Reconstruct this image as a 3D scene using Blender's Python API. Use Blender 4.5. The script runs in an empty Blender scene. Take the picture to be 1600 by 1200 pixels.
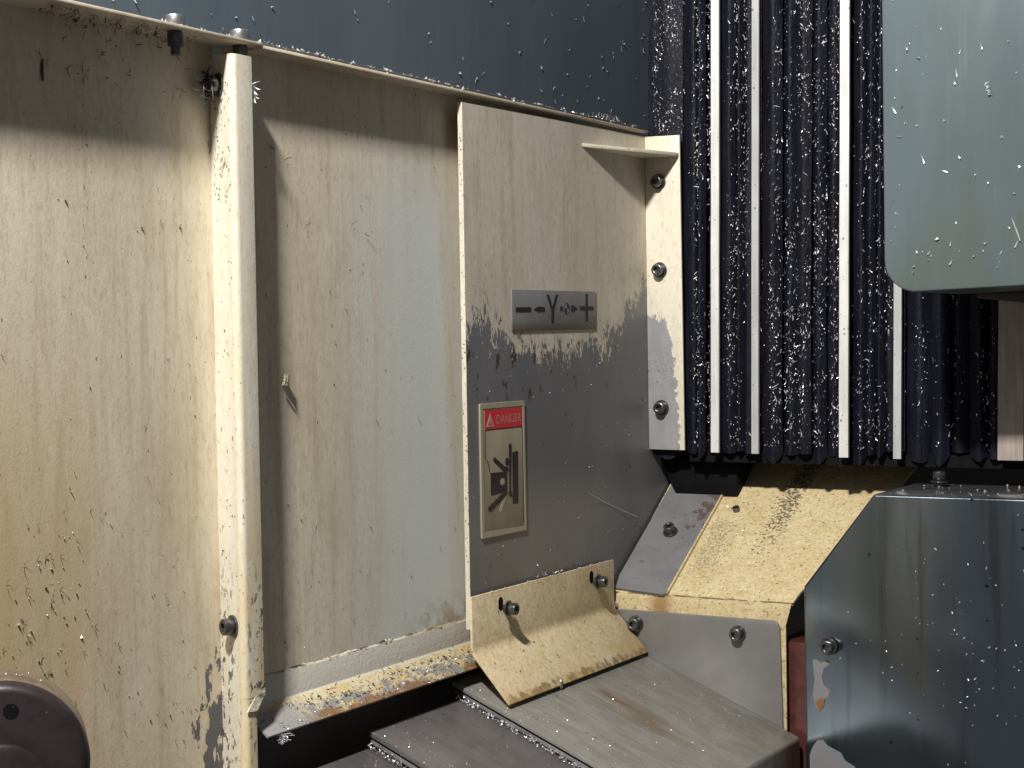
import bpy, bmesh, math, random
from mathutils import Vector, Matrix, noise as mnoise

# ------------------------------------------------------------------ camera, world, lamp, exposure
scene = bpy.context.scene
COL = scene.collection
random.seed(7)

cam_d = bpy.data.cameras.new("camera")
cam_d.lens = 60.3
cam_d.sensor_width = 36.0
cam_d.clip_start = 0.02
cam_d.clip_end = 50
cam = bpy.data.objects.new("camera", cam_d)
COL.objects.link(cam)
YAW, PITCH, ROLL = math.radians(30.17), math.radians(-1.506), math.radians(-0.944)
_f = Vector((-math.sin(YAW) * math.cos(PITCH), math.cos(YAW) * math.cos(PITCH), math.sin(PITCH)))
_r = Vector((math.cos(YAW), math.sin(YAW), 0))
_u = _r.cross(_f)
_r2 = math.cos(ROLL) * _r + math.sin(ROLL) * _u
_u2 = -math.sin(ROLL) * _r + math.cos(ROLL) * _u
M = Matrix.Identity(4)
for i in range(3):
    M[i][0], M[i][1], M[i][2] = _r2[i], _u2[i], -_f[i]
M.translation = (0.8409, 0.0, 0.6)
cam.matrix_world = M
scene.camera = cam

world = bpy.data.worlds.new("World")
scene.world = world
world.use_nodes = True
bg = world.node_tree.nodes["Background"]
bg.inputs[0].default_value = (0.95, 0.97, 1.0, 1)
bg.inputs[1].default_value = 0.10

# the machine's work lamp: up under the roof, a little behind the viewer
lamp_d = bpy.data.lights.new("work_lamp", 'AREA')
lamp_d.shape = 'RECTANGLE'
lamp_d.size = 0.13
lamp_d.size_y = 0.08
lamp_d.energy = 66
lamp_d.color = (1.0, 0.965, 0.905)
lamp = bpy.data.objects.new("work_lamp", lamp_d)
COL.objects.link(lamp)
lamp.location = (0.385, -0.02, 1.90)
lamp.rotation_euler = (Vector((0.15, 1.5, 0.5)) - Vector(lamp.location)).to_track_quat('-Z', 'Y').to_euler()

vs = scene.view_settings
vs.view_transform = 'Standard'
vs.look = 'None'
vs.gamma = 1.0
vs.exposure = 0.0
vs.use_curve_mapping = False

# ------------------------------------------------------------------ node helpers
class NT:
    def __init__(s, name):
        s.mat = bpy.data.materials.new(name)
        s.mat.use_nodes = True
        s.t = s.mat.node_tree
        s.b = s.t.nodes["Principled BSDF"]
        s.pos = s.t.nodes.new("ShaderNodeNewGeometry").outputs["Position"]
        sep = s.t.nodes.new("ShaderNodeSeparateXYZ")
        s.t.links.new(s.pos, sep.inputs[0])
        s.x, s.y, s.z = sep.outputs

    def put(s, sock, v):
        if isinstance(v, bpy.types.NodeSocket):
            s.t.links.new(v, sock)
        else:
            if sock.type == 'RGBA' and len(v) == 3:
                v = (*v, 1)
            sock.default_value = v

    def math(s, op, a, b=None, c=None, clamp=False):
        n = s.t.nodes.new("ShaderNodeMath")
        n.operation = op
        n.use_clamp = clamp
        s.put(n.inputs[0], a)
        if b is not None:
            s.put(n.inputs[1], b)
        if c is not None:
            s.put(n.inputs[2], c)
        return n.outputs[0]

    def vec(s, scale, off=(0, 0, 0)):
        n = s.t.nodes.new("ShaderNodeMapping")
        s.put(n.inputs[0], s.pos)
        n.inputs["Scale"].default_value = scale
        n.inputs["Location"].default_value = off
        return n.outputs[0]

    def noise(s, scale, detail=4, rough=0.55, off=(0, 0, 0), dist=0.0):
        n = s.t.nodes.new("ShaderNodeTexNoise")
        s.put(n.inputs["Vector"], s.vec(scale, off))
        n.inputs["Scale"].default_value = 1
        n.inputs["Detail"].default_value = detail
        n.inputs["Roughness"].default_value = rough
        n.inputs["Distortion"].default_value = dist
        return n.outputs[0]

    def voro(s, scale, off=(0, 0, 0)):
        n = s.t.nodes.new("ShaderNodeTexVoronoi")
        s.put(n.inputs["Vector"], s.vec(scale, off))
        n.inputs["Scale"].default_value = 1
        sp = s.t.nodes.new("ShaderNodeSeparateColor")
        s.put(sp.inputs[0], n.outputs["Color"])
        return n.outputs["Distance"], sp.outputs[0], sp.outputs[1]

    def ss(s, v, a, b):
        """smooth step of v from a (0) to b (1); a > b falls"""
        n = s.t.nodes.new("ShaderNodeMapRange")
        n.interpolation_type = 'SMOOTHSTEP'
        s.put(n.inputs[0], v)
        if a < b:
            n.inputs[1].default_value, n.inputs[2].default_value = a, b
            n.inputs[3].default_value, n.inputs[4].default_value = 0, 1
        else:
            n.inputs[1].default_value, n.inputs[2].default_value = b, a
            n.inputs[3].default_value, n.inputs[4].default_value = 1, 0
        return n.outputs[0]

    def mix(s, f, a, b, mode='MIX'):
        n = s.t.nodes.new("ShaderNodeMix")
        n.data_type = 'RGBA'
        n.blend_type = mode
        n.clamp_factor = True
        s.put(n.inputs["Factor"], f)
        s.put(n.inputs["A"], a)
        s.put(n.inputs["B"], b)
        return [o for o in n.outputs if o.type == 'RGBA'][0]

    def curve(s, v, pts):
        n = s.t.nodes.new("ShaderNodeFloatCurve")
        s.put(n.inputs["Value"], v)
        c = n.mapping.curves[0]
        c.points[0].location = pts[0]
        c.points[1].location = pts[-1]
        for p in pts[1:-1]:
            c.points.new(*p)
        n.mapping.update()
        return n.outputs[0]

    def bump(s, h, strength, dist=0.001):
        n = s.t.nodes.new("ShaderNodeBump")
        n.inputs["Strength"].default_value = strength
        n.inputs["Distance"].default_value = dist
        s.put(n.inputs["Height"], h)
        s.put(s.b.inputs["Normal"], n.outputs[0])

    def done(s, col, rough=0.5, metal=0.0, spec=None):
        s.put(s.b.inputs["Base Color"], col)
        s.put(s.b.inputs["Roughness"], rough)
        s.put(s.b.inputs["Metallic"], metal)
        if spec is not None:
            s.put(s.b.inputs["Specular IOR Level"], spec)
        return s.mat


def specks(n, scale, keep, size, off=(0, 0, 0)):
    """small scattered spots: 1 inside a spot"""
    d, r, g = n.voro(scale, off)
    k = n.math('GREATER_THAN', r, 1 - keep)
    lim = n.math('MULTIPLY', g, size)
    return n.math('MULTIPLY', k, n.math('LESS_THAN', d, lim))


def aged(n, c1, c2, streak=0.35, sp=0.07):
    """aged paint: blotches, coolant runs down the sheet, flecks"""
    blot = n.noise((9, 9, 6), 5, 0.6)
    col = n.mix(n.ss(blot, 0.35, 0.65), c1, c2)
    run = n.noise((75, 75, 7), 5, 0.62, (3, 1, 0))
    col = n.mix(n.math('MULTIPLY', n.ss(run, 0.45, 0.75), streak), col, (c2[0] * .62, c2[1] * .55, c2[2] * .42), 'MIX')
    run2 = n.noise((260, 260, 28), 4, 0.6, (0, 5, 2))
    col = n.mix(n.math('MULTIPLY', n.ss(run2, 0.5, 0.72), streak * .45), col, (c2[0] * .7, c2[1] * .64, c2[2] * .54))
    wash = n.noise((110, 110, 12), 4, 0.6, (7, 0, 0))
    col = n.mix(n.math('MULTIPLY', n.ss(wash, 0.55, 0.78), .4), col, (min(1, c1[0] * 1.12), min(1, c1[1] * 1.14), min(1, c1[2] * 1.2)))
    crack = n.noise((330, 330, 120), 4, 0.66, (2, 6, 1), .6)
    col = n.mix(n.math('MULTIPLY', n.ss(crack, 0.52, 0.66), .32), col, (c2[0] * .58, c2[1] * .52, c2[2] * .44))
    col = n.mix(n.math('MULTIPLY', n.ss(crack, 0.46, 0.34), .26), col, (min(1, c1[0] * 1.2), min(1, c1[1] * 1.2), min(1, c1[2] * 1.22)))
    s1 = specks(n, (230, 230, 120), sp, 0.25)
    s3 = specks(n, (520, 520, 380), sp * 1.6, 0.36, (4, 2, 9))
    s = n.math('MAXIMUM', s1, s3)
    col = n.mix(n.math('MULTIPLY', s, .75), col, (.07, .055, .04))
    return col


def paint_bump(n, k=0.25):
    n.bump(n.noise((500, 500, 350), 3, 0.6), k, 0.0006)


CREAM1, CREAM2 = (.72, .65, .50), (.63, .55, .41)

# ---- cream paint of the wall
n = NT("wall_paint")
c = aged(n, (.70, .63, .505), (.60, .525, .40), 0.46, .02)
low = n.math('MULTIPLY', n.ss(n.z, .72, .36), n.ss(n.y, 1.06, .80))
low = n.math('MULTIPLY', low, n.ss(n.noise((14, 14, 5), 4), .2, .6))
c = n.mix(n.math('MULTIPLY', low, .9), c, (.56, .41, .215))
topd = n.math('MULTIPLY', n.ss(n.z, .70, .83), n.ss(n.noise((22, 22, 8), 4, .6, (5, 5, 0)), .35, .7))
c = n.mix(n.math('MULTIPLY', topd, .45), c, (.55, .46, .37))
# the cleaner bluish band beside the lapped panel
cl = n.math('MULTIPLY', n.ss(n.y, 1.13, 1.31), n.ss(n.noise((30, 30, 3), 3, .6, (1, 7, 3)), .15, .6))
cl = n.math('MULTIPLY', cl, n.ss(n.z, .80, .70))
c = n.mix(n.math('MULTIPLY', cl, .92), c, (.64, .68, .67))
grease = n.math('MULTIPLY', n.ss(n.z, .37, .335), n.math('MULTIPLY', n.ss(n.y, 1.25, 1.35), n.ss(n.noise((60, 60, 60), 4), .4, .6)))
c = n.mix(n.math('MULTIPLY', grease, .8), c, (.34, .27, .17))
# chipped spots along the post foot
chip = n.math('ADD', n.noise((70, 70, 34), 5, .6, (2, 4, 8)), n.math('MULTIPLY', n.math('MULTIPLY', n.ss(n.y, .985, 1.025), n.ss(n.z, .40, .28)), .30))
chipm = n.math('MULTIPLY', n.ss(chip, .69, .71), n.math('MULTIPLY', n.ss(n.x, -.018, -.022), n.ss(n.y, .965, .995)))
c = n.mix(chipm, c, (.115, .11, .115))
paint_bump(n)
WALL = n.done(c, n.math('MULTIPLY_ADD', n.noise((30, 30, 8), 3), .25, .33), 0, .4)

# ---- cream paint of the post and small brackets
n = NT("post_paint")
c = aged(n, (.74, .71, .61), (.70, .655, .53), .22, .05)
yb = n.math('MULTIPLY', n.ss(n.x, -.006, .009), n.ss(n.z, .80, .30))
yb = n.math('MULTIPLY', yb, n.ss(n.noise((90, 90, 12), 4), .35, .65))
c = n.mix(n.math('MULTIPLY', yb, .75), c, (.66, .50, .25))
pit = n.noise((190, 190, 120), 3, .55, (1, 1, 1))
pm = n.math('MULTIPLY', n.ss(pit, .56, .60), n.math('MULTIPLY', n.ss(n.y, 1.019, 1.027), n.ss(n.z, .46, .38)))
c = n.mix(n.math('MULTIPLY', pm, .9), c, (.10, .085, .07))
paint_bump(n)
POST = n.done(c, .42, 0, .4)

# ---- lapped panel with the paint worn off below
def worn_panel():
    n = NT("worn_panel_paint")
    c = aged(n, (.66, .61, .51), (.57, .515, .415), .4, .03)
    crk = n.noise((300, 300, 70), 4, .7, (9, 0, 0), .6)
    ck = n.math('MULTIPLY', n.ss(crk, .56, .66), n.ss(n.y, 1.62, 1.72))
    c = n.mix(n.math('MULTIPLY', ck, .5), c, (.33, .31, .26))
    t = n.math('DIVIDE', n.math('SUBTRACT', n.y, 1.35), .40)
    pts = [(0, .27), (.04, .37), (.10, .45), (.16, .37), (.235, .26), (.36, .24), (.48, .225), (.60, .235), (.70, .26), (.80, .36), (.88, .50), (.95, .72), (1, .80)]
    T = n.math('MULTIPLY_ADD', n.curve(t, pts), .15, .5550)
    # ragged drips: narrow upright tongues and islands of paint
    w = n.noise((1, 34, 24), 6, .62, (0, 3, 0), .5)
    w2 = n.noise((1, 150, 75), 5, .65, (0, 8, 4), .4)
    w3 = n.noise((1, 430, 190), 3, .6, (0, 2, 7))
    h = n.math('ADD', n.math('MULTIPLY_ADD', w, .10, -.05), n.math('MULTIPLY_ADD', w2, .115, -.0575))
    h = n.math('ADD', h, n.math('MULTIPLY_ADD', w3, .085, -.0425))
    d = n.math('SUBTRACT', n.math('ADD', T, h), n.z)
    m = n.math('MULTIPLY', n.ss(d, -.0006, .0012), n.math('GREATER_THAN', n.x, .0050))
    bare = n.mix(n.ss(n.noise((14, 14, 5), 4, .5, (3, 3, 3)), .3, .7), (.155, .156, .17), (.195, .194, .203))
    brn = n.math('MULTIPLY', n.ss(n.z, .46, .36), n.ss(n.noise((25, 25, 10), 3), .3, .7))
    bare = n.mix(n.math('MULTIPLY', brn, .4), bare, (.13, .11, .095))
    rs = n.noise((1, 70, 45), 3, .5, (0, 1.7, 5.1))
    rust = n.math('MULTIPLY', n.ss(rs, .595, .64), n.math('MULTIPLY', n.ss(n.z, .605, .585), n.ss(n.z, .532, .55)))
    rust = n.math('MULTIPLY', rust, n.ss(n.y, 1.60, 1.54))
    bare = n.mix(n.math('MULTIPLY', rust, .85), bare, (.055, .025, .022))
    bare = n.mix(specks(n, (150, 150, 90), .05, .3, (6, 0, 0)), bare, (.04, .035, .035))
    col = n.mix(m, c, bare)
    n.bump(n.math('MULTIPLY_ADD', m, -.5, n.math('MULTIPLY', n.noise((500, 500, 350), 3), .35)), .35, .0008)
    r = n.math('MULTIPLY_ADD', m, -.12, .50)
    return n.done(col, r, n.math('MULTIPLY', m, .15), .45)
PANEL = worn_panel()

# ---- bracket beside the bellows
n = NT("worn_bracket_paint")
c = aged(n, (.74, .70, .59), (.70, .645, .52), .25, .05)
w = n.math('ADD', n.math('MULTIPLY_ADD', n.noise((85, 85, 60), 5, .65, (3, 0, 1)), .075, -.037), 0)
edge = n.math('ADD', n.math('MULTIPLY_ADD', n.noise((160, 160, 130), 4, .6, (8, 0, 1)), .022, -.011), 0)
# boundary runs from z .62 at the wall down to the free edge
T = n.math('SUBTRACT', .622, n.math('MULTIPLY', n.ss(n.x, .02, .047), .05))
m = n.ss(n.math('SUBTRACT', n.math('ADD', T, w), n.z), -.0008, .0012)
lim = n.math('SUBTRACT', .0425, n.math('MULTIPLY', n.ss(n.z, .50, .60), .006))
m = n.math('MULTIPLY', m, n.ss(n.math('SUBTRACT', n.math('ADD', lim, edge), n.x), -.0004, .0008))
bare = n.mix(n.ss(n.noise((60, 60, 25), 3), .3, .7), (.27, .27, .285), (.34, .33, .335))
sp_ = n.math('MULTIPLY', n.ss(n.noise((260, 260, 300), 3, .6), .60, .64), n.math('MULTIPLY', n.ss(n.z, .535, .55), n.ss(n.z, .59, .575)))
bare = n.mix(n.math('MULTIPLY', sp_, .7), bare, (.16, .13, .11))
c = n.mix(m, c, bare)
paint_bump(n)
BRACKET = n.done(c, .4, 0, .4)

# ---- yellowed deflector / chute
def yellowed(name, c1, c2, dark):
    n = NT(name)
    c = n.mix(n.ss(n.noise((35, 35, 35), 6, .65), .35, .65), c1, c2)
    c = n.mix(n.math('MULTIPLY', n.ss(n.noise((160, 160, 160), 4, .65, (3, 3, 3)), .5, .72), .38), c, (c2[0] * .66, c2[1] * .55, c2[2] * .40))
    c = n.mix(n.math('MULTIPLY', n.ss(n.noise((95, 95, 95), 5, .7, (8, 3, 1)), .56, .72), .6), c, (min(1, c1[0] * 1.15), min(1, c1[1] * 1.22), min(1, c1[2] * 1.6)))
    s = n.math('MAXIMUM', specks(n, (230, 230, 230), .02, .30), specks(n, (480, 480, 480), .035, .40, (3, 1, 1)))
    fine = n.noise((260, 260, 260), 4, .7, (5, 9, 2), .5)
    c = n.mix(n.math('MULTIPLY', n.ss(fine, .5, .66), .42), c, (c2[0] * .60, c2[1] * .50, c2[2] * .38))
    c = n.mix(n.math('MULTIPLY', n.ss(fine, .46, .34), .40), c, (min(1, c1[0] * 1.2), min(1, c1[1] * 1.25), min(1, c1[2] * 1.5)))
    c = n.mix(n.math('MULTIPLY', s, .75), c, (.10, .075, .04))
    if dark == 'chute':
        # oily speckled run down the chute
        line = n.math('ADD', n.math('MULTIPLY', n.math('SUBTRACT', n.y, 1.70), .10), .153)
        dx = n.math('ABSOLUTE', n.math('SUBTRACT', n.x, line))
        band = n.math('MULTIPLY', n.ss(dx, .020, .004), n.ss(n.y, 1.665, 1.77))
        k = n.math('ADD', n.noise((330, 330, 330), 3, .6, (1, 4, 4)), n.math('MULTIPLY', band, .17))
        c = n.mix(n.math('MULTIPLY', n.ss(k, .62, .67), .85), c, (.06, .05, .04))
        dx2 = n.math('ABSOLUTE', n.math('SUBTRACT', n.x, .098))
        band2 = n.math('MULTIPLY', n.ss(dx2, .026, .005), n.math('MULTIPLY', n.ss(n.y, 1.645, 1.69), n.ss(n.y, 1.755, 1.73)))
        k2 = n.math('ADD', n.noise((420, 420, 420), 3, .6, (6, 1, 2)), n.math('MULTIPLY', band2, .14))
        c = n.mix(n.math('MULTIPLY', n.ss(k2, .63, .67), .6), c, (.16, .15, .12))
        rr = n.math('MULTIPLY', n.ss(n.math('ABSOLUTE', n.math('SUBTRACT', n.x, .066)), .020, .002), n.ss(n.y, 1.6405, 1.6385))
        c = n.mix(n.math('MULTIPLY', rr, .75), c, (.24, .12, .04))
    if dark == 'chute':
        cr = n.math('MULTIPLY', n.ss(n.math('ABSOLUTE', n.math('SUBTRACT', n.z, n.math('MULTIPLY_ADD', n.noise((90, 90, 90), 3), .0022, .3258))), .0010, .0004), n.ss(n.noise((70, 70, 70), 4, .6, (9, 1, 1)), .36, .5))
        c = n.mix(n.math('MULTIPLY', cr, .8), c, (.07, .055, .03))
    if dark == 'edge':
        k = n.math('ADD', n.noise((110, 110, 110), 4, .6, (4, 4, 1)), n.math('MULTIPLY', n.ss(n.x, .043, .0515), .30))
        c = n.mix(n.math('MULTIPLY', n.ss(k, .64, .84), .8), c, (.11, .075, .035))
        br = n.math('MULTIPLY', n.ss(n.x, .026, .05), n.ss(n.noise((40, 12, 40), 4), .35, .65))
        c = n.mix(n.math('MULTIPLY', br, .45), c, (.46, .28, .09))
    n.bump(n.noise((380, 380, 380), 4, .6), .35, .0008)
    return n.done(c, .5, 0, .35)
CHUTE = yellowed("chute_paint", (.60, .50, .30), (.53, .42, .225), 'chute')
DEFLECT = yellowed("deflector_paint", (.62, .515, .34), (.55, .435, .26), 'edge')

# ---- lower flange: yellow paint, bare grey, rust at the lip
n = NT("rusty_flange_paint")
c = n.mix(n.ss(n.noise((30, 30, 60), 4), .4, .6), (.58, .50, .33), (.55, .43, .23))
gy = n.math('ADD', n.noise((75, 75, 160), 5, .65, (2, 2, 2)), n.math('MULTIPLY', n.ss(n.x, -0.0107, 0.0035), .22))
c = n.mix(n.ss(gy, .66, .73), c, (.27, .255, .235))
c = n.mix(n.math('MULTIPLY', n.ss(n.noise((300, 240, 300), 4, .6, (7, 7, 7)), .56, .60), n.ss(n.x, -0.0097, -0.0047)), c, (.055, .045, .035))
ru = n.math('ADD', n.noise((60, 26, 60), 4, .6, (5, 1, 9)), n.math('MULTIPLY', n.ss(n.x, 0.0014, 0.0111), .25))
c = n.mix(n.math('MULTIPLY', n.ss(ru, .64, .80), .85), c, (.22, .11, .045))
gs = n.math('MULTIPLY', n.ss(n.x, -0.0087, -0.0118), 1)
c = n.mix(n.math('MULTIPLY', gs, .9), c, (.60, .585, .54))
c = n.mix(n.math('MULTIPLY', n.ss(n.y, 1.13, 1.075), n.ss(n.x, -0.0087, -0.0047)), c, (.30, .29, .285))
n.bump(n.noise((300, 300, 300), 4, .6), .5, .001)
FLANGE = n.done(c, .38, 0, .5)

# ---- sealant
n = NT("cracked_sealant")
c = n.mix(n.ss(n.noise((80, 80, 80), 4), .4, .6), (.70, .66, .56), (.55, .46, .30))
c = n.mix(n.math('MAXIMUM', n.ss(n.noise((60, 34, 260), 5, .7, (1, 1, 4)), .57, .61), n.math('MULTIPLY', n.ss(n.z, .3357, .3363), n.ss(n.noise((60, 40, 60), 4, .7, (3, 1, 4)), .46, .54))), c, (.05, .04, .035))
c = n.mix(n.math('MULTIPLY', n.ss(n.y, 1.25, 1.33), .7), c, (.34, .25, .12))
n.bump(n.noise((260, 120, 260), 4, .65), .8, .0015)
SEAL = n.done(c, .55)

# ---- plain metals and dark paints
def metal(name, c1, c2, rough, met, sc=(40, 40, 40), brush=None, stain=None):
    n = NT(name)
    c = n.mix(n.ss(n.noise(sc, 5, .6), .35, .65), c1, c2)
    if brush:
        b = n.noise(brush, 3, .6, (4, 4, 4))
        c = n.mix(n.math('MULTIPLY', n.ss(b, .4, .7), .35), c, tuple(v * .6 for v in c2))
    if stain:
        c = stain(n, c)
    s = specks(n, (210, 210, 210), .05, .33)
    c = n.mix(n.math('MULTIPLY', s, .6), c, (.03, .028, .027))
    r = n.math('MULTIPLY_ADD', n.noise((55, 55, 55), 4, .6, (1, 2, 3)), .26, rough - .13)
    n.bump(n.noise((420, 420, 420), 3, .6), .12, .0006)
    return n.done(c, r, met)

def cover_stain(n, c):
    # brown drag mark along the sliding direction of the roofed cover
    dy = n.math('ABSOLUTE', n.math('SUBTRACT', n.y, n.math('ADD', 1.485, n.math('MULTIPLY', n.x, -.02))))
    m = n.math('MULTIPLY', n.ss(dy, .030, .004), n.math('MULTIPLY', n.ss(n.x, .055, .08), n.ss(n.x, .19, .12)))
    m = n.math('MULTIPLY', m, n.ss(n.noise((12, 60, 12), 3), .3, .6))
    c = n.mix(n.math('MULTIPLY', m, .75), c, (.17, .105, .045))
    return n.mix(n.math('MULTIPLY', n.ss(n.noise((18, 30, 18), 4, .6, (9, 9, 9)), .5, .75), .5), c, (.33, .29, .20))

COVER_A = metal("slide_cover_steel", (.36, .35, .325), (.29, .28, .255), .42, .45, (22, 40, 22), (30, 300, 30), cover_stain)
COVER_B = metal("oiled_cover_steel", (.19, .172, .172), (.145, .135, .138), .36, .35, (14, 14, 14), (30, 300, 30))
COVER_E = metal("cover_edge_steel", (.30, .30, .31), (.20, .20, .21), .4, .5)
GREY = metal("grey_plate_paint", (.21, .207, .203), (.185, .182, .178), .38, .25, (18, 18, 18))
STRIP_G = metal("grey_strip_paint", (.20, .20, .21), (.17, .17, .178), .42, .15, (30, 30, 30), None,
                lambda n, c: n.mix(n.math('MULTIPLY', n.ss(n.math('ADD', n.noise((70, 70, 70), 4, .6), n.math('MULTIPLY', n.ss(n.x, .045, .08), n.math('MULTIPLY', n.ss(n.y, 1.70, 1.76), .25))), .62, .70), .8), c, (.10, .062, .05)))
SCREW = metal("black_oxide_steel", (.17, .17, .175), (.10, .10, .105), .30, .85, (200, 200, 200))
STEEL = metal("bright_steel", (.50, .50, .50), (.38, .38, .39), .35, .9, (150, 150, 150))
ALU = metal("worn_white_lath", (.80, .80, .80), (.72, .715, .70), .48, .25, (60, 60, 20), (200, 200, 9))
ALU_G = metal("grey_aluminium_lath", (.52, .52, .53), (.45, .45, .45), .45, .1, (60, 60, 20), (200, 200, 9))
ALU_D = metal("shaded_lath", (.42, .36, .31), (.33, .28, .25), .5, .2, (60, 60, 20), (240, 240, 8))  # dulled brown to carry the shade cast by the head cover
BLACK = metal("black_rubber", (.006, .006, .008), (.004, .004, .005), .7, 0, (60, 60, 60))
BLACK.node_tree.nodes["Principled BSDF"].inputs["Specular IOR Level"].default_value = .12
CAVE = metal("dark_steel", (.11, .096, .09), (.08, .072, .068), .6, 0, (30, 30, 30))  # dark base colour; in the recess it carries the shade under the flange
RED = metal("dark_red_paint", (.085, .024, .021), (.055, .017, .016), .33, 0, (90, 90, 90))  # red paint, deepened to carry the shadow in the gap
HUB = metal("oiled_brown_casting", (.030, .021, .022), (.020, .015, .016), .38, 0, (60, 60, 60))
HUBR = metal("lit_casting_rim", (.16, .12, .085), (.10, .07, .05), .34, 0, (60, 60, 60))  # lighter than the hub face to carry the light along its top rim

n = NT("upper_panel_paint")
c = n.mix(n.ss(n.noise((9, 9, 2), 4), .35, .65), (.100, .128, .155), (.084, .110, .136))
c = n.mix(n.math('MULTIPLY', n.ss(n.noise((120, 120, 5), 4, .6), .5, .75), .35), c, (.13, .15, .16))
UPPER = n.done(c, .34, 0, .5)

n = NT("head_cover_paint")
c = n.mix(n.ss(n.noise((12, 12, 6), 4), .35, .65), (.108, .145, .164), (.100, .132, .142))
c = n.mix(n.math('MULTIPLY', n.ss(n.noise((70, 70, 7), 5, .62, (1, 2, 3)), .50, .72), .55), c, (.105, .118, .098))
c = n.mix(n.math('MULTIPLY', n.ss(n.noise((120, 120, 4), 4, .6, (6, 2, 3)), .55, .75), .45), c, (.165, .20, .205))
c = n.mix(n.math('MULTIPLY', n.ss(n.z, .76, .66), n.math('MULTIPLY', n.ss(n.noise((25, 25, 9), 4, .6, (2, 8, 3)), .4, .65), .5)), c, (.118, .135, .105))
c = n.mix(specks(n, (120, 120, 70), .05, .22), c, (.07, .075, .06))
n.bump(n.math('ADD', n.noise((90, 90, 60), 3), n.math('MULTIPLY', n.noise((650, 650, 650), 2), .25)), .07, .001)
HEADC = n.done(c, n.math('MULTIPLY_ADD', n.noise((45, 45, 8), 4, .6, (3, 3, 3)), .3, .18), 0, .5)

n = NT("blue_guard_paint")
c = n.mix(n.ss(n.noise((14, 14, 3), 4), .35, .65), (.245, .29, .335), (.20, .25, .31))
oil = n.noise((55, 55, 3.2), 4, .6, (4, 0, 0))
c = n.mix(n.math('MULTIPLY', n.ss(oil, .52, .72), .55), c, (.085, .07, .05))
c = n.mix(specks(n, (150, 150, 150), .05, .25), c, (.05, .05, .05))
top = n.ss(n.z, .4440, .4458)
oilt = n.ss(n.noise((38, 38, 38), 4, .6, (2, 1, 1)), .36, .5)
c = n.mix(n.math('MULTIPLY', top, n.math('MULTIPLY', oilt, .9)), c, (.15, .075, .035))
GUARD = n.done(c, n.math('MULTIPLY_ADD', n.noise((50, 50, 7), 3), .10, .13), n.math('MULTIPLY_ADD', top, -.75, .97), .6)

n = NT("bellows_cloth")
wr = n.noise((110, 110, 16), 5, .62)
c = n.mix(n.ss(wr, .35, .7), (.004, .0045, .010), (.009, .010, .019))
n.bump(n.math('ADD', n.math('MULTIPLY', wr, .9), n.math('MULTIPLY', n.noise((420, 420, 160), 3, .6), .6)), .75, .0022)
CLOTH = n.done(c, n.math('MULTIPLY_ADD', n.noise((220, 220, 60), 3), .4, .34), 0, .22)

n = NT("bright_swarf")
rnd = n.noise((900, 900, 900), 1, .5)
c = n.mix(n.ss(rnd, .3, .7), (.82, .83, .86), (.50, .50, .52))
SWARF = n.done(c, .32, .55)
n = NT("oily_swarf")
c = n.mix(n.ss(n.noise((520, 520, 520), 1, .5), .40, .64), (.90, .90, .94), (.055, .058, .07))
SWARF_B = n.done(c, .34, .45)
n = NT("dull_swarf")
c = n.mix(n.ss(n.noise((700, 700, 700), 1, .5), .35, .65), (.42, .37, .27), (.10, .085, .065))
SWARF_D = n.done(c, .4, .3)
n = NT("dark_swarf")
c = n.mix(n.ss(n.noise((700, 700, 700), 1, .5), .35, .65), (.05, .045, .04), (.02, .018, .018))
SWARF_K = n.done(c, .4, .3)

def flat(name, col, rough=.45, metallic=0.0):
    n = NT(name)
    c = n.mix(n.math('MULTIPLY', n.ss(n.noise((130, 130, 130), 4, .6), .45, .75), .3), col, tuple(v * .75 for v in col))
    return n.done(c, rough, metallic)
INK = flat("black_print", (.012, .012, .022))
SIGN_G = flat("grey_sign_face", (.22, .22, .225), .4)
n = NT("axis_sign_face")
c = n.mix(n.ss(n.noise((40, 40, 40), 3), .3, .7), (.165, .165, .172), (.19, .19, .19))
c = n.mix(n.math('MULTIPLY', n.ss(n.z, .618, .609), .75), c, (.12, .075, .045))
AXISF = n.done(c, .4)
n = NT("danger_sign_face")
c = n.mix(n.ss(n.noise((50, 50, 20), 4), .3, .7), (.34, .305, .22), (.285, .25, .175))
DANGF = n.done(c, .42)
SIGN_R = flat("red_print", (.62, .025, .045))
SIGN_L = flat("pale_line_print", (.42, .36, .27))
SIGN_B = flat("sign_border", (.36, .325, .235), .4)
TORN = flat("torn_label_paper", (.19, .19, .20), .6)
RUSTP = flat("rust_spot", (.22, .10, .04), .7)

# ------------------------------------------------------------------ object helpers
def base(o):
    v = Vector((0, 0, 0))
    while o is not None:
        v += o.location
        o = o.parent
    return v

def make(name, verts, faces, mat, parent=None, smooth=False, origin=None):
    me = bpy.data.meshes.new(name)
    if parent is not None:
        off = base(parent)
    else:
        off = Vector(origin) if origin is not None else Vector((0, 0, 0))
    me.from_pydata([Vector(v) - off for v in verts], [], faces)
    me.materials.append(mat)
    me.update()
    if smooth:
        for p in me.polygons:
            p.use_smooth = True
    o = bpy.data.objects.new(name, me)
    COL.objects.link(o)
    if parent is not None:
        o.parent = parent
    else:
        o.location = off
    return o

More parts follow.
